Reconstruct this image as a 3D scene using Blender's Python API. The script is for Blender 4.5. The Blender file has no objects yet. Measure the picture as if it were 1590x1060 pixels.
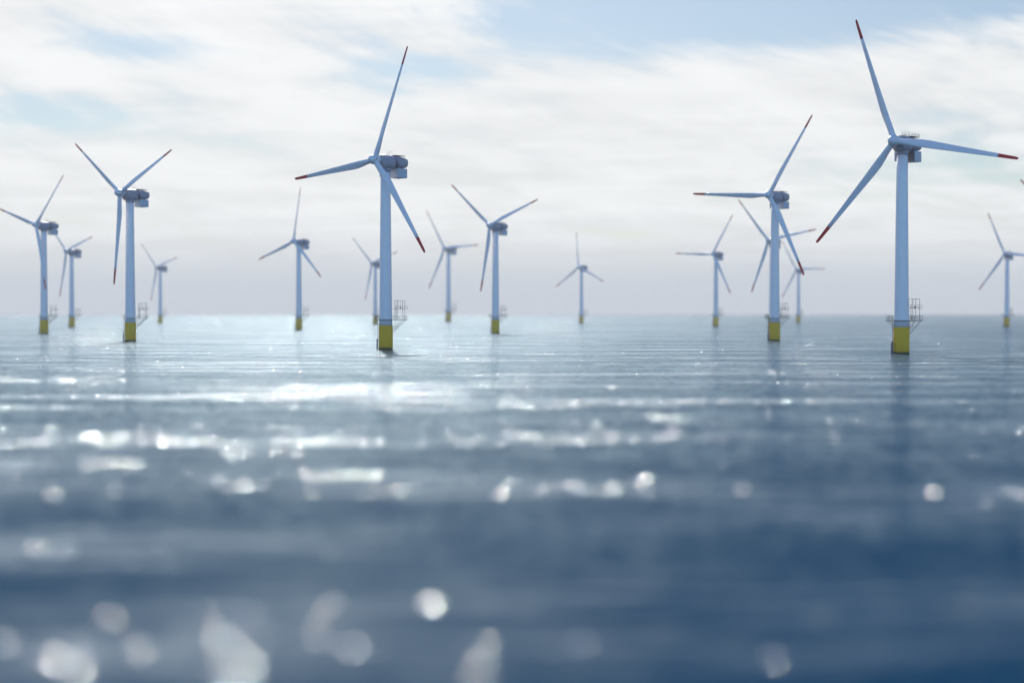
import bpy, bmesh, math, random
import numpy as np
from mathutils import Vector, Matrix

S = bpy.context.scene
COL = S.collection
R = math.radians

# ------------------------------------------------------------------ camera
F_PX = 2534.75            # focal length in pixels of the 1590 px wide photograph
CAM_H = 15.74
cam_d = bpy.data.cameras.new('camera')
cam_d.sensor_width = 36.0
cam_d.lens = F_PX / 1590.0 * 36.0
cam_d.clip_start = 0.5
cam_d.clip_end = 40000.0
cam_d.dof.use_dof = True
cam_d.dof.focus_distance = 655.0
cam_d.dof.aperture_fstop = 0.0287      # opening of about 2 m: the shallow focus of the photograph
cam_d.dof.aperture_blades = 0
cam = bpy.data.objects.new('camera', cam_d)
COL.objects.link(cam)
cam.location = (0, 0, CAM_H)
cam.rotation_euler = (R(90) - 0.017828, 0, 0)
S.camera = cam

# ------------------------------------------------------------------ light
SUN_EL, SUN_AZ = R(36), R(-6.0)         # azimuth from +Y towards +X: ahead, a little to the left
sun_d = bpy.data.lights.new('sun', 'SUN')
sun_d.energy = 3.5
sun_d.angle = R(1.0)
sun_d.color = (1.0, 0.95, 0.88)
sun = bpy.data.objects.new('sun', sun_d)
COL.objects.link(sun)
sdir = Vector((math.sin(SUN_AZ) * math.cos(SUN_EL), math.cos(SUN_AZ) * math.cos(SUN_EL), math.sin(SUN_EL)))
sun.rotation_euler = sdir.to_track_quat('Z', 'Y').to_euler()
sun.location = (0, 0, 300)

S.view_settings.view_transform = 'Standard'
S.view_settings.look = 'None'
S.view_settings.exposure = 0.5
S.view_settings.gamma = 1.0
S.cycles.max_bounces = 6
S.cycles.volume_bounces = 0
S.cycles.use_denoising = True
S.cycles.sample_clamp_indirect = 4.0
S.cycles.adaptive_threshold = 0.004

# ------------------------------------------------------------------ node helper
class NT:
    def __init__(self, tree):
        self.t = tree
        tree.nodes.clear()
    def n(self, kind, **kw):
        nd = self.t.nodes.new(kind)
        for k, v in kw.items():
            if k[0] == 'i' and k[1:].isdigit():
                self.put(nd.inputs[int(k[1:])], v)
            elif k in nd.inputs and not hasattr(type(nd), k):
                self.put(nd.inputs[k], v)
            else:
                setattr(nd, k, v)
        return nd
    def put(self, sock, v):
        if isinstance(v, bpy.types.NodeSocket):
            self.t.links.new(v, sock)
        else:
            sock.default_value = v
    def m(self, op, a, b=None, c=None, clamp=False):
        nd = self.t.nodes.new('ShaderNodeMath'); nd.operation = op; nd.use_clamp = clamp
        self.put(nd.inputs[0], a)
        if b is not None: self.put(nd.inputs[1], b)
        if c is not None: self.put(nd.inputs[2], c)
        return nd.outputs[0]
    def vm(self, op, a, b=None, out=0):
        nd = self.t.nodes.new('ShaderNodeVectorMath'); nd.operation = op
        self.put(nd.inputs[0], a)
        if b is not None:
            self.put(nd.inputs[3 if op == 'SCALE' else 1], b)
        return nd.outputs['Value' if op in ('DOT_PRODUCT', 'LENGTH', 'DISTANCE') else 'Vector']
    def mix(self, f, a, b, blend='MIX'):
        nd = self.t.nodes.new('ShaderNodeMix'); nd.data_type = 'RGBA'; nd.blend_type = blend
        self.put(nd.inputs[0], f); self.put(nd.inputs[6], a); self.put(nd.inputs[7], b)
        return nd.outputs[2]
    def smooth(self, v, lo, hi, to0=0.0, to1=1.0):
        nd = self.t.nodes.new('ShaderNodeMapRange'); nd.interpolation_type = 'SMOOTHSTEP'
        for i, x in enumerate((v, lo, hi, to0, to1)): self.put(nd.inputs[i], x)
        return nd.outputs[0]
    def noise(self, vec, scale, detail=4.0, rough=0.55, dist=0.0, dim='3D'):
        nd = self.t.nodes.new('ShaderNodeTexNoise'); nd.noise_dimensions = dim
        self.put(nd.inputs['Vector'], vec)
        nd.inputs['Scale'].default_value = scale; nd.inputs['Detail'].default_value = detail
        nd.inputs['Roughness'].default_value = rough; nd.inputs['Distortion'].default_value = dist
        return nd.outputs['Fac']

# ------------------------------------------------------------------ sky
W = bpy.data.worlds.new('World'); S.world = W
W.use_nodes = True
w = NT(W.node_tree)
SKY_K = 0.15
sky = w.n('ShaderNodeTexSky')
sky.sky_type = 'NISHITA'; sky.sun_disc = False
sky.sun_elevation = SUN_EL; sky.sun_rotation = SUN_AZ
sky.air_density = 1.0; sky.dust_density = 0.6; sky.ozone_density = 2.0
tc = w.n('ShaderNodeTexCoord').outputs['Generated']
d = w.vm('NORMALIZE', tc)
sx = w.n('ShaderNodeSeparateXYZ'); w.put(sx.inputs[0], d)
dx, dy, dz = sx.outputs
zz = w.m('MAXIMUM', dz, 0.0)
den = w.m('ADD', zz, 0.10)
cx = w.m('DIVIDE', dx, den); cy = w.m('DIVIDE', dy, den)
cmb = w.n('ShaderNodeCombineXYZ'); w.put(cmb.inputs[0], cx); w.put(cmb.inputs[1], cy)
p = cmb.outputs[0]
# two scales of drifting cloud; the finer one is drawn out along the wind
warp = w.n('ShaderNodeTexNoise'); w.put(warp.inputs['Vector'], p); warp.inputs['Scale'].default_value = 0.8; warp.inputs['Detail'].default_value = 3.0
pw = w.vm('ADD', p, w.vm('SCALE', w.vm('SUBTRACT', warp.outputs['Color'], (0.5, 0.5, 0.5)), 1.1))
rot = w.n('ShaderNodeMapping'); rot.inputs['Rotation'].default_value = (0, 0, R(28)); rot.inputs['Scale'].default_value = (0.55, 1.25, 1.0)
rot.inputs['Location'].default_value = (3.1, 1.7, 0)
w.put(rot.inputs['Vector'], pw)
n1 = w.noise(rot.outputs[0], 0.85, 7.0, 0.56)
n2 = w.noise(rot.outputs[0], 2.6, 6.0, 0.6)
# streaks drawn out by the high wind, running down to the right
azm = w.m('ARCTAN2', dx, dy); elv = w.m('ARCSINE', dz)
ca_, sa_ = math.cos(R(19)), math.sin(R(19))
su = w.m('SUBTRACT', w.m('MULTIPLY', azm, ca_), w.m('MULTIPLY', elv, sa_)); sv = w.m('ADD', w.m('MULTIPLY', azm, sa_), w.m('MULTIPLY', elv, ca_))
sc_ = w.n('ShaderNodeCombineXYZ'); w.put(sc_.inputs[0], w.m('MULTIPLY', su, 7.0)); w.put(sc_.inputs[1], w.m('MULTIPLY', sv, 34.0))
sp_ = w.vm('ADD', sc_.outputs[0], w.vm('SCALE', w.vm('SUBTRACT', warp.outputs['Color'], (0.5, 0.5, 0.5)), 1.6))
n3 = w.noise(sp_, 1.0, 8.0, 0.66)
nn = w.m('ADD', w.m('MULTIPLY', n1, 0.30), w.m('ADD', w.m('MULTIPLY', n2, 0.18), w.m('MULTIPLY', n3, 0.52)))
# where the cloud bank is thick or open (directions in the sky)
def toward(az, el):
    a, e = R(az), R(el)
    return (math.sin(a) * math.cos(e), math.cos(a) * math.cos(e), math.sin(e))
def patch(az, el, saz, sel):
    # soft elliptical region of the sky
    a = w.m('ARCTAN2', dx, dy); e = w.m('ARCSINE', dz)
    da = w.m('DIVIDE', w.m('SUBTRACT', a, R(az)), R(saz)); de = w.m('DIVIDE', w.m('SUBTRACT', e, R(el)), R(sel))
    q = w.m('ADD', w.m('MULTIPLY', da, da), w.m('MULTIPLY', de, de))
    return w.m('POWER', 2.718, w.m('MULTIPLY', q, -1.0))
front = w.smooth(dy, -0.35, 0.85)                       # the cloud bank lies ahead; behind the camera it is clear
high = w.smooth(dz, 0.20, 0.29)
cover = w.m('ADD', w.m('MULTIPLY', front, 0.37), w.m('MULTIPLY', high, -0.42))
for (az, el, sa, se, k) in ((5.0, 10.2, 6.5, 1.4, -0.255), (15.0, 10.8, 6.5, 1.7, -0.205), (-12.5, 9.0, 3.5, 0.6, -0.16),
                            (-17, 6.6, 4.5, 0.7, -0.14), (-3.5, 8.3, 3.0, 0.8, -0.12), (14, 5.0, 5.0, 1.3, -0.10), (40, 16, 16, 14, -0.22)):
    cover = w.m('ADD', cover, w.m('MULTIPLY', patch(az, el, sa, se), k))
cloud = w.smooth(w.m('ADD', nn, cover), 0.68, 0.85)
cloud = w.m('MULTIPLY', cloud, 0.96)
# sun's aureole, and a bright patch added out of view for the water's sheen
cs = w.vm('DOT_PRODUCT', d, tuple(sdir))
cs = w.m('MAXIMUM', cs, 0.0)
sheen_patch = w.m('MULTIPLY', patch(-17, 28, 17, 8.0), w.smooth(n1, 0.30, 0.62, 0.35, 1.25))
glow = w.m('ADD', w.m('MULTIPLY', w.m('POWER', cs, 60.0), 0.7), w.m('MULTIPLY', sheen_patch, 3.4))
shade = w.m('ADD', w.m('MULTIPLY', w.smooth(w.m('ADD', w.m('MULTIPLY', n2, 0.5), w.m('MULTIPLY', n3, 0.5)), 0.36, 0.62), 0.10), 0.59)
ccol = w.vm('SCALE', (0.99, 1.0, 1.0), shade)
skyc = w.vm('SCALE', sky.outputs[0], SKY_K)
tint = w.mix(w.m('MULTIPLY', front, w.smooth(dz, 0.19, 0.34, 1.0, 0.0)), (0.72, 1.02, 1.25, 1), (0.94, 0.995, 1.03, 1))
skyc = w.vm('MULTIPLY', skyc, tint)
skyc = w.vm('SCALE', skyc, w.m('SUBTRACT', 1.0, w.m('MULTIPLY', front, w.smooth(dz, 0.19, 0.34, 0.64, 0.78))))
final = w.mix(cloud, skyc, ccol)
final = w.vm('ADD', final, w.vm('SCALE', (1.0, 0.98, 0.94), glow))
bank = w.smooth(dz, 0.006, 0.060, 1.0, 0.0)               # grey bank of distant air low over the sea
final = w.mix(w.m('MULTIPLY', bank, 0.95), final, (0.41, 0.442, 0.473, 1))
bg = w.n('ShaderNodeBackground'); w.put(bg.inputs[0], final); bg.inputs[1].default_value = 1.0
wo = w.n('ShaderNodeOutputWorld'); w.put(wo.inputs['Surface'], bg.outputs[0])

# ------------------------------------------------------------------ materials
def new_mat(name):
    m = bpy.data.materials.new(name); m.use_nodes = True
    return m, NT(m.node_tree)
def finish(t, bsdf):
    o = t.n('ShaderNodeOutputMaterial'); t.put(o.inputs['Surface'], bsdf.outputs[0])
def coated(name, col, rough, weather=0.12, streak=True, metal=0.0, coat=0.0, spec=0.5):
    m, t = new_mat(name)
    tcn = t.n('ShaderNodeTexCoord')
    mp = t.n('ShaderNodeMapping'); t.put(mp.inputs['Vector'], tcn.outputs['Object'])
    mp.inputs['Scale'].default_value = (1, 1, 0.07) if streak else (1, 1, 1)
    a = t.noise(mp.outputs[0], 1.6, 5.0, 0.6)
    b = t.noise(tcn.outputs['Object'], 0.35, 3.0, 0.5)
    f = t.m('MULTIPLY', t.smooth(t.m('ADD', t.m('MULTIPLY', a, 0.6), t.m('MULTIPLY', b, 0.4)), 0.35, 0.75), weather)
    dirt = tuple(c * 0.55 for c in col) + (1,)
    c = t.mix(f, tuple(col) + (1,), dirt)
    bs = t.n('ShaderNodeBsdfPrincipled'); t.put(bs.inputs['Base Color'], c)
    t.put(bs.inputs['Roughness'], t.m('ADD', t.m('MULTIPLY', a, 0.15), rough - 0.07))
    bs.inputs['Metallic'].default_value = metal
    bs.inputs['Coat Weight'].default_value = coat; bs.inputs['Coat Roughness'].default_value = 0.12
    bs.inputs['Specular IOR Level'].default_value = spec
    finish(t, bs)
    return m
M_WHITE = coated('white_paint', (0.86, 0.76, 0.755), 0.38, 0.16, coat=0.8)
M_BLADE = coated('blade_gelcoat', (0.78, 0.69, 0.69), 0.35, 0.12, False, coat=0.6)
M_GREY = coated('grey_shell', (0.31, 0.285, 0.33), 0.45, 0.2, False)
M_BOX = coated('grey_box_panel', (0.44, 0.48, 0.54), 0.45, 0.2)
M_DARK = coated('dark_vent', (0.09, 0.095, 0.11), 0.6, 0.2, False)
M_STEEL = coated('galvanised_steel', (0.10, 0.10, 0.11), 0.55, 0.25, False, 0.2)
M_RED = coated('red_band', (0.64, 0.008, 0.014), 0.5, 0.12, False, spec=0.2)
def yellow():
    m, t = new_mat('yellow_pile_paint')
    tcn = t.n('ShaderNodeTexCoord')
    sp = t.n('ShaderNodeSeparateXYZ'); t.put(sp.inputs[0], tcn.outputs['Object'])
    mp = t.n('ShaderNodeMapping'); t.put(mp.inputs['Vector'], tcn.outputs['Object']); mp.inputs['Scale'].default_value = (1, 1, 0.1)
    a = t.noise(mp.outputs[0], 1.5, 5.0, 0.6)
    c = t.mix(t.m('MULTIPLY', t.smooth(a, 0.45, 0.8), 0.3), (0.78, 0.41, 0.001, 1), (0.46, 0.24, 0.004, 1))
    lo = t.noise(tcn.outputs['Object'], 1.2, 4.0, 0.6)
    wet = t.smooth(t.m('ADD', sp.outputs[2], t.m('MULTIPLY', lo, 0.8)), 0.8, 1.7, 1.0, 0.0)   # growth at the waterline
    c = t.mix(wet, c, (0.045, 0.06, 0.012, 1))
    bs = t.n('ShaderNodeBsdfPrincipled'); t.put(bs.inputs['Base Color'], c); bs.inputs['Roughness'].default_value = 0.6; bs.inputs['Specular IOR Level'].default_value = 0.2
    finish(t, bs)
    return m
M_YELLOW = yellow()

def water_mat():
    m, t = new_mat('sea_water')
    g = t.n('ShaderNodeNewGeometry')
    P = g.outputs['Position']
    def layer(scale_xy, rotz, scale, detail, rough=0.55, seed=0.0):
        mp = t.n('ShaderNodeMapping'); t.put(mp.inputs['Vector'], P)
        mp.inputs['Rotation'].default_value = (0, 0, rotz); mp.inputs['Scale'].default_value = (scale_xy[0], scale_xy[1], 1)
        mp.inputs['Location'].default_value = (seed, seed * 0.7, seed)
        return t.noise(mp.outputs[0], scale, detail, rough)
    def slopes(scale_xy, rotz, scale, detail, rough, seed, kx, ky):
        mp = t.n('ShaderNodeMapping'); t.put(mp.inputs['Vector'], P)
        mp.inputs['Rotation'].default_value = (0, 0, rotz); mp.inputs['Scale'].default_value = (scale_xy[0], scale_xy[1], 1)
        mp.inputs['Location'].default_value = (seed, seed * 0.7, seed)
        nd = t.n('ShaderNodeTexNoise'); t.put(nd.inputs['Vector'], mp.outputs[0])
        nd.inputs['Scale'].default_value = scale; nd.inputs['Detail'].default_value = detail; nd.inputs['Roughness'].default_value = rough
        return t.vm('MULTIPLY', t.vm('SUBTRACT', nd.outputs['Color'], (0.5, 0.5, 0.5)), (kx, ky, 0.0))
    gust = t.smooth(layer((0.25, 1.0), R(3), 0.012, 3.0, 0.5, 5.0), 0.30, 0.70, 0.6, 1.2)
    s_a = slopes((0.50, 1.0), R(9), 0.30, 3.0, 0.55, 3.0, 0.16, 0.22)       # wavelets of some three metres
    s_b = slopes((0.45, 1.0), R(-8), 1.15, 1.0, 0.45, 11.0, 1.35, 0.85)
    s_c = slopes((0.70, 1.0), R(10), 3.4, 1.0, 0.5, 23.0, 1.0, 0.95)      # ripples
    s1 = t.vm('ADD', t.vm('ADD', s_a, t.vm('MULTIPLY', s_b, (0.14, 0.45, 0))), t.vm('MULTIPLY', s_c, (0.12, 0.32, 0)))
    s2 = t.vm('ADD', t.vm('ADD', t.vm('MULTIPLY', s_a, (2.2, 2.2, 0)), s_b), t.vm('SCALE', s_c, 0.5))
    def tilt(sl):
        return t.vm('NORMALIZE', t.vm('ADD', g.outputs['Normal'], t.vm('SCALE', sl, gust)))
    # ripples too fine to model roughen most of the reflection; calmer films between them stay glossy
    ruf = t.m('ADD', t.m('MULTIPLY', layer((0.30, 1.0), R(-4), 0.35, 3.0, 0.6, 41.0), 0.38), t.m('MULTIPLY', layer((0.20, 1.0), R(3), 0.055, 3.0, 0.55, 17.0), 0.62))
    lull = t.smooth(t.vm('DISTANCE', P, (-5.0, 40.0, 0.0)), 45.0, 190.0, 0.62, 1.12)      # a lull in the breeze near the camera
    film = t.smooth(ruf, 0.475, 0.60, 0.02, 1.0)
    steep = t.m('MULTIPLY', t.smooth(ruf, 0.46, 0.60, 0.52, 1.85), lull)
    nrm = tilt(s1); nrm2 = tilt(t.vm('SCALE', s2, steep))
    body = t.n('ShaderNodeBsdfDiffuse'); body.inputs['Color'].default_value = (0.0008, 0.031, 0.072, 1)
    g1 = t.n('ShaderNodeBsdfGlossy'); g1.distribution = 'GGX'; g1.inputs['Roughness'].default_value = 0.16
    g2 = t.n('ShaderNodeBsdfGlossy'); g2.distribution = 'GGX'; g2.inputs['Roughness'].default_value = 0.085
    for gg, nr_ in ((g1, nrm), (g2, nrm2)):
        gg.inputs['Color'].default_value = (0.72, 0.90, 0.97, 1) if gg is g1 else (0.90, 0.97, 1.0, 1); t.put(gg.inputs['Normal'], nr_)
    fr = t.n('ShaderNodeFresnel'); fr.inputs['IOR'].default_value = 1.333; t.put(fr.inputs['Normal'], nrm)
    F = fr.outputs[0]
    m1 = t.n('ShaderNodeMixShader'); t.put(m1.inputs[0], t.m('MULTIPLY', t.m('POWER', F, 3.2), 0.60))
    t.put(m1.inputs[1], body.outputs[0]); t.put(m1.inputs[2], g1.outputs[0])
    g3 = t.n('ShaderNodeBsdfGlossy'); g3.distribution = 'GGX'; g3.inputs['Roughness'].default_value = 0.31   # steeper fine chop: the broad sheen
    g3.inputs['Color'].default_value = (0.80, 0.94, 1.0, 1); t.put(g3.inputs['Normal'], nrm)
    m3 = t.n('ShaderNodeMixShader'); t.put(m3.inputs[0], t.m('MULTIPLY', t.smooth(ruf, 0.40, 0.60, 0.4, 1.6), t.m('MULTIPLY', t.m('POWER', F, 1.6), t.m('SUBTRACT', 0.085, t.m('MULTIPLY', F, 0.066)))))
    t.put(m3.inputs[1], m1.outputs[0]); t.put(m3.inputs[2], g3.outputs[0])
    ms = t.n('ShaderNodeMixShader'); t.put(ms.inputs[0], t.m('MULTIPLY', film, t.m('MULTIPLY', F, t.m('ADD', 0.50, t.m('MULTIPLY', F, -0.14)))))
    t.put(ms.inputs[1], m3.outputs[0]); t.put(ms.inputs[2], g2.outputs[0])
    finish(t, ms)
    return m
M_WATER = water_mat()

# ------------------------------------------------------------------ sea
def build_sea():
    rng = np.random.RandomState(7)
    # rings out to the horizon, fine over the open water ahead
    r = [4.0]
    while r[-1] < 14000.0:
        q = r[-1]
        r.append(q + max(0.7, min(0.0075 * q, 60.0)))
    r = np.array(r)
    fine = np.linspace(-40, 40, 760)
    coarse = np.linspace(40, 320, 120)[1:-1]
    az = np.radians(np.concatenate([fine, coarse]))
    A, Q = np.meshgrid(az, r)
    X = Q * np.sin(A); Y = Q * np.cos(A)
    Z = np.zeros_like(X)
    dr = np.gradient(r)[:, None]
    daz = np.gradient(az)[None, :] ; daz = np.abs(daz)
    cell = np.maximum(dr, np.minimum(Q * daz, 1e9) * 0.35)
    n = 46
    lam = np.exp(rng.uniform(np.log(7.0), np.log(110.0), n))
    th = np.radians(-8 + rng.normal(0, 32, n))             # travel direction from +Y
    ph = rng.uniform(0, 2 * np.pi, n)
    slope = 0.0014 * np.exp(rng.normal(0, 0.25, n))
    for L, t_, p_, s_ in zip(lam, th, ph, slope):
        k = 2 * np.pi / L
        a = s_ / k
        a = min(a, 0.30)
        fade = np.clip((L / cell - 3.0) / 4.0, 0, 1)
        arg = k * (X * np.sin(t_) + Y * np.cos(t_)) + p_
        # crests a little sharper than troughs
        Z += fade * a * (np.sin(arg) + 0.18 * np.sin(2 * arg + np.pi / 2))
    nr, na = X.shape
    V = np.stack([X, Y, Z], -1).reshape(-1, 3)
    V = np.concatenate([V, [[0, 0, 0]]])
    i = np.arange(nr - 1)[:, None]; j = np.arange(na)[None, :]; j2 = (j + 1) % na
    F = np.stack([i * na + j, i * na + j2, (i + 1) * na + j2, (i + 1) * na + j], -1).reshape(-1, 4)[:, ::-1]
    c = len(V) - 1
    T = np.stack([np.full(na, c), (np.arange(na) + 1) % na, np.arange(na)], -1)[:, ::-1]
    T = T[:, ::-1]
    me = bpy.data.meshes.new('sea')
    me.vertices.add(len(V)); me.vertices.foreach_set('co', V.ravel().astype(np.float32))
    loops = np.concatenate([F.ravel(), T[:, ::-1].ravel()]).astype(np.int32)
    me.loops.add(len(loops)); me.loops.foreach_set('vertex_index', loops)
    starts = np.concatenate([np.arange(len(F)) * 4, len(F) * 4 + np.arange(len(T)) * 3]).astype(np.int32)
    me.polygons.add(len(starts)); me.polygons.foreach_set('loop_start', starts)
    me.polygons.foreach_set('use_smooth', np.ones(len(starts), dtype=bool))
    me.update(calc_edges=True); me.validate()
    me.materials.append(M_WATER)
    o = bpy.data.objects.new('sea', me); COL.objects.link(o)
    if me.polygons[0].normal.z < 0:
        me.flip_normals()
    o['kind'] = 'structure'
    return o
build_sea()

# ------------------------------------------------------------------ mesh helpers
def tube(bm, a, b, r0, r1=None, n=8, cap=True):
    a, b = Vector(a), Vector(b); r1 = r0 if r1 is None else r1
    ax = (b - a).normalized()
    u = ax.orthogonal().normalized(); v = ax.cross(u)
    ra = [bm.verts.new(a + (u * math.cos(2 * math.pi * k / n) + v * math.sin(2 * math.pi * k / n)) * r0) for k in range(n)]
    rb = [bm.verts.new(b + (u * math.cos(2 * math.pi * k / n) + v * math.sin(2 * math.pi * k / n)) * r1) for k in range(n)]
    for k in range(n):
        f = bm.faces.new((ra[k], ra[(k + 1) % n], rb[(k + 1) % n], rb[k])); f.smooth = n > 6
    if cap:
        bm.faces.new(ra[::-1]); bm.faces.new(rb)
def box(bm, lo, hi, mat=None, bevel=0.0):
    x0, y0, z0 = lo; x1, y1, z1 = hi
    vs = [bm.verts.new(Vector(c) if mat is None else mat @ Vector(c)) for c in
          ((x0, y0, z0), (x1, y0, z0), (x1, y1, z0), (x0, y1, z0), (x0, y0, z1), (x1, y0, z1), (x1, y1, z1), (x0, y1, z1))]
    fs = [bm.faces.new([vs[k] for k in q]) for q in ((3, 2, 1, 0), (4, 5, 6, 7), (0, 1, 5, 4), (1, 2, 6, 5), (2, 3, 7, 6), (3, 0, 4, 7))]
    if bevel:
        es = list({e for f in fs for e in f.edges})
        bmesh.ops.bevel(bm, geom=es, offset=bevel, segments=2, profile=0.5, affect='EDGES')
def lathe(bm, prof, axis='Z', n=48, cap0=True, cap1=True, smooth=True):
    rings = []
    for (h, r) in prof:
        ring = []
        for k in range(n):
            c, s = r * math.cos(2 * math.pi * k / n), r * math.sin(2 * math.pi * k / n)
            ring.append(bm.verts.new((c, s, h) if axis == 'Z' else (c, h, s)))
        rings.append(ring)
    for a, b in zip(rings, rings[1:]):
        for k in range(n):
            f = bm.faces.new((a[k], a[(k + 1) % n], b[(k + 1) % n], b[k])); f.smooth = smooth
    if cap0: bm.faces.new(rings[0][::-1])
    if cap1: bm.faces.new(rings[-1])
def loft(bm, secs, cap0=True, cap1=True, smooth=True):
    rings = [[bm.verts.new(p) for p in s] for s in secs]
    n = len(rings[0])
    for a, b in zip(rings, rings[1:]):
        for k in range(n):
            f = bm.faces.new((a[k], a[(k + 1) % n], b[(k + 1) % n], b[k])); f.smooth = smooth
    if cap0: bm.faces.new(rings[0][::-1])
    if cap1: bm.faces.new(rings[-1])
def obj(name, bm, mat, parent=None):
    bmesh.ops.recalc_face_normals(bm, faces=bm.faces)
    me = bpy.data.meshes.new(name); bm.to_mesh(me); bm.free()
    me.materials.append(mat)
    o = bpy.data.objects.new(name, me); COL.objects.link(o)
    if parent: o.parent = parent
    return o

# ------------------------------------------------------------------ turbine
YAW = 0.7047823
HUB_Z, OVER, BLADE = 80.0, 6.46, 49.51

def blade_section(z, chord, thick, round_, pitch, bend, n=22):
    pts = []
    for k in range(n):
        a = 2 * math.pi * k / n
        # aerofoil: x from leading (-0.30) to trailing (+0.70) edge
        xc = 0.5 - 0.5 * math.cos(a) if a <= math.pi else 0.5 - 0.5 * math.cos(a)
        yt = thick * chord * (2.97 * math.sqrt(max(xc, 0)) * 0.5 - 0.63 * xc - 1.76 * xc ** 2 + 1.42 * xc ** 3 - 0.51 * xc ** 4)
        yt = max(yt, 0.02)
        X = (xc - 0.32) * chord
        Y = yt if a <= math.pi else -yt * 0.75
        cxr, cyr = -math.cos(a) * chord * 0.5, math.sin(a) * chord * 0.5
        X = X * (1 - round_) + cxr * round_; Y = Y * (1 - round_) + cyr * round_
        cp, sp = math.cos(pitch), math.sin(pitch)
        # chordwise axis (-cp, sp), thickness axis (sp, cp): trailing edge swept back towards the nacelle
        pts.append(Vector((-cp * X + sp * Y, sp * X + cp * Y + bend, z)))
    return pts
def blade_params(t):
    z = t * BLADE
    tab = [(0.0, 2.35, .5, 1.0, 18), (0.045, 2.3, .5, 1.0, 18), (0.10, 2.45, .45, .75, 18), (0.16, 2.85, .34, .3, 17.5), (0.22, 3.15, .27, .05, 17),
           (0.28, 3.1, .24, 0, 16.5), (0.45, 2.55, .20, 0, 15.5), (0.65, 1.98, .17, 0, 14.5), (0.84, 1.5, .16, 0, 14), (0.96, 1.18, .15, 0, 13.5),
           (0.988, 1.02, .15, 0, 13.5), (1.0, 0.62, .13, 0, 13.5)]
    for a, b in zip(tab, tab[1:]):
        if t <= b[0]:
            f = (t - a[0]) / (b[0] - a[0]); f2 = f
            v = [a[i] * (1 - f2) + b[i] * f2 for i in range(1, 5)]
            break
    return z, v[0], v[1], v[2], R(v[3]), -0.5 * t * t
def build_turbine():
    root = bpy.data.objects.new('wind_turbine', None); COL.objects.link(root)
    root.empty_display_size = 5
    # foundation
    bm = bmesh.new(); lathe(bm, [(-9, 3.0), (9.95, 3.0), (10.12, 2.86)], n=56)
    pile = obj('foundation_pile', bm, M_YELLOW, root)
    # boat landing on the pile
    bm = bmesh.new()
    A0 = math.pi + YAW
    def pol(r, ang, z): return Vector((r * math.cos(ang + YAW), r * math.sin(ang + YAW), z))   # world bearing -> local
    wa = R(186)
    for da in (-0.16, 0.16):
        tube(bm, pol(3.7, wa + da, -3), pol(3.7, wa + da, 4.6), 0.26, n=10)
        for z in (0.9, 4.0):
            tube(bm, pol(2.9, wa + da * 0.9, z), pol(3.7, wa + da, z), 0.16, n=8)
    obj('boat_fender', bm, M_STEEL, pile)
    bm = bmesh.new()
    for da in (-0.09, 0.09):
        tube(bm, pol(3.42, wa + da, -1), pol(3.42, wa + da, 13.6), 0.07, n=6)
    z = -0.8
    while z < 13.0:
        tube(bm, pol(3.42, wa - 0.09, z), pol(3.42, wa + 0.09, z), 0.035, n=5, cap=False); z += 0.42
    for z in (5.5, 9.0):
        for da in (-0.09, 0.09): tube(bm, pol(2.7, wa + da, z), pol(3.42, wa + da, z), 0.05, n=5)
    obj('access_ladder', bm, M_STEEL, pile)
    # tower
    bm = bmesh.new()
    prof = [(10.125, 2.80), (13, 2.77)]
    for k in range(1, 9):
        z = 13 + (75.2 - 13) * k / 8; prof.append((z, 2.77 + (2.12 - 2.77) * (z - 13) / (75.2 - 13)))
    lathe(bm, prof, n=56)
    tw = obj('tower', bm, M_WHITE, root)
    for z in (33.0, 54.5):
        bm = bmesh.new()
        rr = 2.77 + (2.12 - 2.77) * (z - 13) / (75.2 - 13)
        lathe(bm, [(z - .09, rr + .003), (z - .07, rr + .03), (z + .07, rr + .03), (z + .09, rr)], n=56, cap0=False, cap1=False)
        obj('flange_seam', bm, M_WHITE, tw)
    # platform: ring, a back-left bay and the large bay on the right
    DZ = 12.6
    bm = bmesh.new()
    n = 40; ro, ri = 3.55, 2.80
    for z0, z1 in ((DZ - 0.16, DZ + 0.10),):
        rings = [[bm.verts.new((q * math.cos(2 * math.pi * k / n), q * math.sin(2 * math.pi * k / n), zz)) for k in range(n)] for q, zz in ((ri, z1), (ro, z1), (ro, z0), (ri, z0))]
        for a, b in zip(rings, rings[1:] + rings[:1]):
            for k in range(n): bm.faces.new((a[k], a[(k + 1) % n], b[(k + 1) % n], b[k]))
    def frame(ang): return Matrix.Rotation(ang + YAW, 4, 'Z')
    FR, FL = frame(R(33)), frame(R(133))
    box(bm, (2.6, -2.1, DZ - 0.20), (9.3, 2.1, DZ + 0.06), FR)
    box(bm, (2.6, -1.2, DZ - 0.19), (6.1, 1.2, DZ + 0.07), FL)
    deck = obj('platform', bm, M_STEEL, root)
    bm = bmesh.new()
    def rail(F, pts, step=1.5, hgt=1.8):
        pts = [F @ Vector(q) for q in pts]
        for a, b in zip(pts, pts[1:]):
            for hh in (0.62, 1.22, hgt):
                tube(bm, a + Vector((0, 0, hh)), b + Vector((0, 0, hh)), 0.065, n=5)
            m = max(1, round((b - a).length / step))
            for k in range(m + 1):
                q = a.lerp(b, k / m); tube(bm, q, q + Vector((0, 0, hgt)), 0.065, n=5)
    rail(FR, [(3.2, -2.05, DZ), (9.25, -2.05, DZ), (9.25, 2.05, DZ), (3.2, 2.05, DZ)])
    obj('railing', bm, M_STEEL, deck); bm = bmesh.new()
    rail(FL, [(3.6, -1.15, DZ), (6.05, -1.15, DZ), (6.05, 1.15, DZ), (3.6, 1.15, DZ)], 1.2)
    obj('railing', bm, M_STEEL, deck)
    bm = bmesh.new()
    u0, u1, vb = 5.0, 8.7, 1.0
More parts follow.
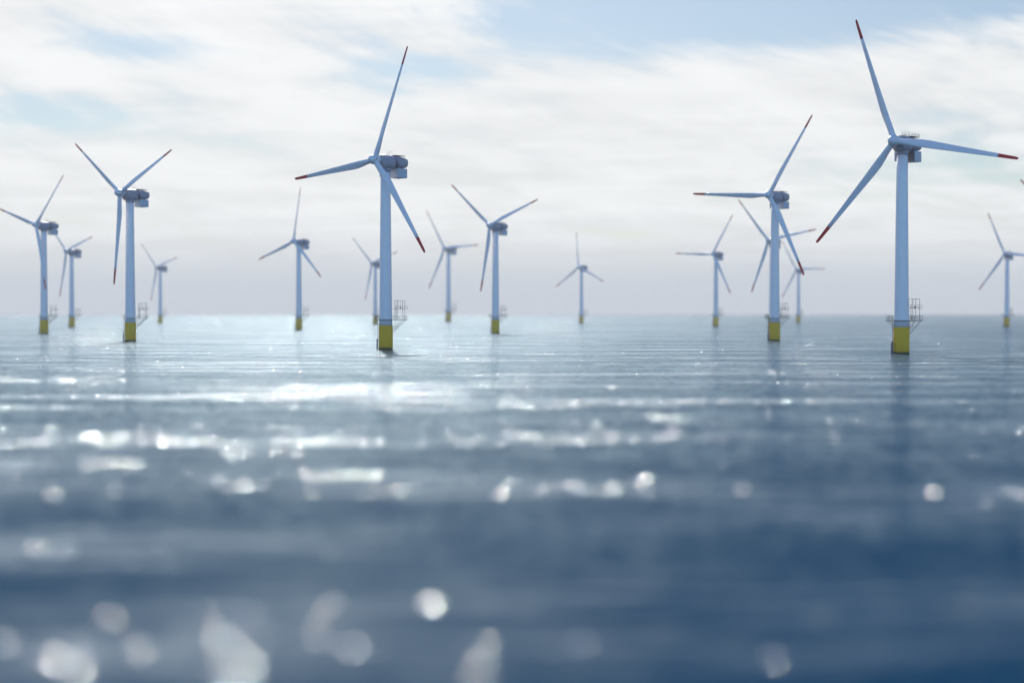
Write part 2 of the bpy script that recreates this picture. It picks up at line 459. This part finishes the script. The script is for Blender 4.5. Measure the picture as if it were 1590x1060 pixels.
    for u in (u0, u1):
        for v in (-vb, vb):
            tube(bm, FR @ Vector((u, v, DZ)), FR @ Vector((u, v, 20.8)), 0.09, n=6)
    for zz in (17.3, 20.8):
        for a, b in (((u0, -vb), (u1, -vb)), ((u1, -vb), (u1, vb)), ((u1, vb), (u0, vb)), ((u0, vb), (u0, -vb))):
            tube(bm, FR @ Vector((*a, zz)), FR @ Vector((*b, zz)), 0.075, n=6)
    for hh in (17.9, 18.5):
        for a, b in (((u0, -vb), (u1 + 1.2, -vb)), ((u1 + 1.2, -vb), (u1 + 1.2, vb)), ((u0, vb), (u1 + 1.2, vb))):
            tube(bm, FR @ Vector((*a, hh)), FR @ Vector((*b, hh)), 0.045, n=5)
    for v in (-vb, vb):
        tube(bm, FR @ Vector((u1 + 1.2, v, 17.3)), FR @ Vector((u1 + 1.2, v, 18.5)), 0.05, n=5)
        tube(bm, FR @ Vector((6.6, v, 17.3)), FR @ Vector((6.6, v, 20.8)), 0.05, n=5)
    box(bm, (u0 - 0.8, -vb, 17.18), (u1 + 1.5, vb, 17.30), FR)
    # ladder up the cage
    for v in (-0.25, 0.25): tube(bm, FR @ Vector((u0, v, DZ)), FR @ Vector((u0, v, 18.6)), 0.04, n=5)
    for k in range(13): tube(bm, FR @ Vector((u0, -0.25, DZ + 0.45 * k)), FR @ Vector((u0, 0.25, DZ + 0.45 * k)), 0.03, n=4, cap=False)
    obj('access_cage', bm, M_STEEL, deck)
    bm = bmesh.new()   # junction box on the upper landing
    box(bm, (6.9, -0.2, 17.301), (7.3, 0.2, 18.15), FR, 0.05)
    obj('junction_box', bm, M_STEEL, deck)
    for v in (-1.5, 1.5):
        bm = bmesh.new(); tube(bm, FR @ Vector((8.7, v, DZ - 0.2)), FR @ Vector((2.7, v * 0.5, 6.9)), 0.13, n=8)
        obj('bracket_strut', bm, M_STEEL, deck)
    for v in (-0.9, 0.9):
        bm = bmesh.new(); tube(bm, FL @ Vector((5.6, v, DZ - 0.2)), FL @ Vector((2.9, v * 0.7, 9.4)), 0.09, n=8)
        obj('bracket_strut', bm, M_STEEL, deck)
    bm = bmesh.new()
    # small lower landing under the deck
    box(bm, (2.8, -0.9, 9.15), (5.3, 0.9, 9.27), FR)
    for (u, v) in ((5.2, -0.85), (5.2, 0.85), (3.6, -0.85), (3.6, 0.85)):
        tube(bm, FR @ Vector((u, v, 9.2)), FR @ Vector((u, v, DZ - 0.18)), 0.055, n=5)
    for hh in (9.8, 10.4):
        tube(bm, FR @ Vector((5.2, -0.85, hh)), FR @ Vector((5.2, 0.85, hh)), 0.045, n=5)
        for v in (-0.85, 0.85): tube(bm, FR @ Vector((3.2, v, hh)), FR @ Vector((5.2, v, hh)), 0.045, n=5)
    obj('lower_landing', bm, M_STEEL, deck)

    # nacelle: forward is -Y
    def oval(y, hw, zt, zb, n=32, ex=2.6, cx=0.0):
        zc, hh = HUB_Z + (zt + zb) / 2, (zt - zb) / 2
        out = []
        for k in range(n):
            a = 2 * math.pi * k / n
            c, s = math.cos(a), math.sin(a)
            out.append(Vector((cx + hw * math.copysign(abs(c) ** (2 / ex), c), y, zc + hh * math.copysign(abs(s) ** (2 / ex), s))))
        return out
    bm = bmesh.new()
    loft(bm, [oval(-4.0, 1.7, 1.5, -2.2, ex=2.1), oval(-3.75, 2.25, 1.95, -3.0, ex=2.2), oval(-3.2, 2.75, 2.25, -3.75, ex=2.3), oval(-2.2, 2.95, 2.4, -4.0, ex=2.4),
              oval(2.6, 2.95, 2.4, -4.0, ex=2.4), oval(3.6, 2.8, 2.3, -3.7, ex=2.4), oval(3.9, 2.2, 1.8, -3.0, ex=2.4)])
    nac = obj('nacelle', bm, M_GREY, root)
    bm = bmesh.new(); lathe(bm, [(75.2, 2.3), (75.7, 2.42), (76.6, 2.42)], n=48)
    obj('yaw_bearing', bm, M_GREY, nac)
    # tail shell, its front edge cut on a slant
    def slant(y0, hw, zt, zb, lean, ex=2.8):
        pts = oval(y0, hw, zt, zb, ex=ex)
        zm = HUB_Z + (zt + zb) / 2; hh = (zt - zb) / 2
        return [Vector((q.x, q.y - lean * (q.z - zm) / hh, q.z)) for q in pts]
    bm = bmesh.new()
    loft(bm, [slant(4.25, 2.75, 1.75, -2.6, 1.5, 3.4), slant(4.3, 3.02, 2.10, -3.0, 1.5, 3.4), slant(5.2, 3.06, 2.10, -3.02, 1.3, 3.4), slant(8.6, 2.92, 1.92, -2.92, 0.4, 3.4), slant(10.5, 2.72, 1.62, -2.6, 0.2, 3.4),
              slant(11.2, 2.5, 1.35, -1.9, 0.1, 3.4), slant(11.32, 2.2, 1.1, -1.6, 0.1, 3.4)])
    obj('tail_shell', bm, M_GREY, nac)
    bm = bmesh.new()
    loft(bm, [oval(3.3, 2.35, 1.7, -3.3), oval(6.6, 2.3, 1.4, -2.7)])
    obj('joint_shade_core', bm, M_DARK, nac)  # dark colour stands in for the shade in the gap before the tail
    bm = bmesh.new()
    box(bm, (-2.75, 4.9, HUB_Z - 7.0), (2.75, 10.4, HUB_Z - 3.02), None, 0.10)
    cb = obj('cooler_box', bm, M_BOX, nac)
    bm = bmesh.new()
    for k in range(9):
        x = -2.45 + 4.9 * k / 8
        box(bm, (x - 0.15, 4.66, HUB_Z - 6.85), (x + 0.15, 4.73, HUB_Z - 3.2))
    obj('radiator_fin', bm, M_DARK, cb)
    bm = bmesh.new()
    box(bm, (-2.6, 4.72, HUB_Z - 6.8), (2.6, 4.898, HUB_Z - 3.25))
    obj('radiator_core', bm, M_DARK, cb)
    bm = bmesh.new()
    box(bm, (-2.95, -0.6, HUB_Z - 7.1), (-2.35, 0.9, HUB_Z - 2.6), None, 0.08)
    obj('cable_duct', bm, M_BOX, nac)
    # hoist platform on the roof
    bm = bmesh.new()
    box(bm, (-2.1, 3.6, HUB_Z + 2.36), (2.1, 10.2, HUB_Z + 2.50))
    for y in (4.5, 9.6):
        for x in (-1.6, 1.6): tube(bm, (x, y, HUB_Z + 1.0), (x, y, HUB_Z + 2.38), 0.08, n=6)
    rp = obj('hoist_platform', bm, M_DARK, nac)
    bm = bmesh.new()
    zb_ = HUB_Z + 2.48
    cs_ = [(-2.05, 3.7), (-2.05, 10.1), (2.05, 10.1), (2.05, 3.7)]
    for a, b in zip(cs_, cs_[1:] + cs_[:1]):
        for hh in (0.55, 1.1):
            tube(bm, (*a, zb_ + hh), (*b, zb_ + hh), 0.03, n=4)
        m = max(2, round(math.dist(a, b) / 1.1))
        for k in range(m):
            x = a[0] + (b[0] - a[0]) * k / m; y = a[1] + (b[1] - a[1]) * k / m
            tube(bm, (x, y, zb_), (x, y, zb_ + 1.25), 0.045, n=4)
    obj('hoist_railing', bm, M_STEEL, rp)
    bm = bmesh.new()
    box(bm, (-0.9, -0.6, HUB_Z + 2.2), (0.9, 1.6, HUB_Z + 2.47), None, 0.06)
    obj('roof_hatch', bm, M_GREY, nac)
    for (x, y) in ((-1.2, 2.6), (1.2, 2.6), (0.0, 2.3)):
        bm = bmesh.new()
        tube(bm, (x, y, HUB_Z + 2.2), (x, y, HUB_Z + 4.3), 0.05, n=5)
        tube(bm, (x - 0.25, y, HUB_Z + 4.1), (x + 0.25, y, HUB_Z + 4.1), 0.04, n=4)
        obj('wind_sensor', bm, M_STEEL, nac)
    # hub and blades
    rot = bpy.data.objects.new('hub', None)
    bm = bmesh.new()
    prof = [(-3.35, 0.02), (-3.30, 0.42), (-3.05, 0.95), (-2.5, 1.45), (-1.7, 1.83), (-0.8, 2.02), (0.3, 2.05), (1.4, 1.98), (2.0, 1.9), (2.4, 1.7)]
    lathe(bm, prof, axis='Y', n=40)
    hub = obj('hub', bm, M_BLADE, root)
    bpy.data.objects.remove(rot)
    hub.location = (0, -OVER, HUB_Z)
    for k in range(3):
        bm = bmesh.new()
        Mq = Matrix.Rotation(2 * math.pi * k / 3 + math.pi / 3, 4, 'Y')
        box(bm, (-0.28, -1.15, 1.9), (0.28, -0.6, 2.06), Mq)
        obj('service_hatch', bm, M_DARK, hub)
    ts = [0.0, 0.03, 0.045, 0.07, 0.10, 0.13, 0.16, 0.19, 0.22, 0.25, 0.28, 0.34, 0.4, 0.5, 0.6, 0.7, 0.78, 0.842]
    tt = [0.842, 0.88, 0.92, 0.96, 0.975, 0.988, 0.995, 1.0]
    bm = bmesh.new(); loft(bm, [blade_section(*blade_params(t)) for t in ts], cap0=True, cap1=True)
    b0 = obj('blade', bm, M_BLADE, root)
    bm = bmesh.new(); loft(bm, [blade_section(*blade_params(t)) for t in tt])
    t0 = obj('blade_tip', bm, M_RED, b0)
    t0['label'] = 'dark red painted blade tip'
    bm = bmesh.new(); lathe(bm, [(1.0, 1.28), (2.15, 1.28), (2.25, 1.22)], n=32)
    c0 = obj('root_collar', bm, M_BLADE, b0)
    blades = [b0]
    for k in range(2):
        b = b0.copy(); COL.objects.link(b)
        for ch in (t0, c0):
            c = ch.copy(); COL.objects.link(c); c.parent = b
        blades.append(b)
    return root

def spin(root, q):
    k = 0
    for ch in root.children:
        if ch.name.split('.')[0] == 'blade':
            ch.location = (0, -OVER, HUB_Z)
            ch.rotation_euler = (0, -(q + 2 * math.pi * k / 3), 0); k += 1
        elif ch.name.split('.')[0] == 'hub':
            ch.rotation_euler = (0, -q, 0)
def dup(root):
    r = root.copy(); COL.objects.link(r)
    for ch in list(root.children):
        c = ch.copy(); COL.objects.link(c); c.parent = r
        for g in list(ch.children):
            e = g.copy(); COL.objects.link(e); e.parent = c
    return r

# x, y, rotor turn, size, label
TURBINES = [
    (147.45, 618.03, 0.324, 1.0, 'largest, nearest white wind turbine, one blade pointing almost straight up above a pale blue gap'),
    (-53.61, 693.21, 1.681, 1.0, 'second largest white wind turbine, upright blade leaning right, another blade reaching left below its hub'),
    (144.68, 899.17, 1.511, 1.0, 'white wind turbine beside the largest one, one blade level, another crossing its own tower'),
    (-206.83, 884.85, 0.941, 1.0, 'large white wind turbine with two blades raised in a V and one hanging straight down'),
    (-344.79, 1203.25, 1.290, 1.0, 'leftmost wind turbine, one blade hanging across its own tower with a purplish red tip'),
    (-463.63, 1719.50, 0.804, 1.0, 'small blurred wind turbine between the leftmost one and the large V-bladed one'),
    (-502.21, 2331.65, 0.785, 1.0, 'tiny pale wind turbine just behind and right of the large V-bladed one'),
    (-193.51, 1482.89, 1.884, 1.0, 'small lone wind turbine midway between the large V-bladed one and the second largest one'),
    (-178.93, 2138.25, 0.800, 1.0, 'tiny wind turbine partly hidden behind the tower of the second largest one'),
    (-103.6, 2664.0, 0.560, 1.5, 'small wind turbine between the second largest one and a mid-sized V-bladed one, one blade level'),
    (-12.24, 1211.52, 0.870, 1.0, 'mid-sized wind turbine with two red-tipped blades in a V, right of the second largest one'),
    (98.46, 2316.78, 0.072, 1.0, 'tiny lone wind turbine with one blade straight up, like an upturned Y'),
    (224.82, 1800.65, 1.535, 1.0, 'small blurred wind turbine with one level blade, just left of the two overlapping turbines'),
    (233.31, 1465.82, 0.688, 1.0, 'wind turbine hidden behind the tower of the turbine beside the largest one'),
    (428.31, 2441.44, 0.518, 1.0, 'tiny faint wind turbine low between the overlapping pair and the largest one'),
    (543.85, 1794.29, 0.400, 1.0, 'small wind turbine to the right of the largest one, its right blade cut off'),
    (413.0, 1212.0, 0.77, 1.0, 'wind turbine past the right edge with only one dark blade tip in view'),
]
proto = build_turbine()
for i, (x, y, q, s, lab) in enumerate(TURBINES):
    o = proto if i == 0 else dup(proto)
    o.location = (x, y, 0); o.rotation_euler = (0, 0, -YAW); o.scale = (s, s, s)
    spin(o, q)
    o['label'] = lab; o['category'] = 'wind turbine'; o['group'] = 'wind turbines standing in the sea'

# ------------------------------------------------------------------ haze
def build_haze():
    bm = bmesh.new()
    box(bm, (-14400, -14400, -12.0), (14400, 14400, 215.0))
    m = bpy.data.materials.new('sea_haze'); m.use_nodes = True
    t = NT(m.node_tree)
    v = t.n('ShaderNodeVolumePrincipled')
    v.inputs['Color'].default_value = (0.72, 0.735, 0.76, 1)
    v.inputs['Density'].default_value = 0.78e-4
    v.inputs['Anisotropy'].default_value = 0.2
    o = t.n('ShaderNodeOutputMaterial'); t.put(o.inputs['Volume'], v.outputs[0])
    h = obj('haze', bm, m)
    h['kind'] = 'stuff'
build_haze()
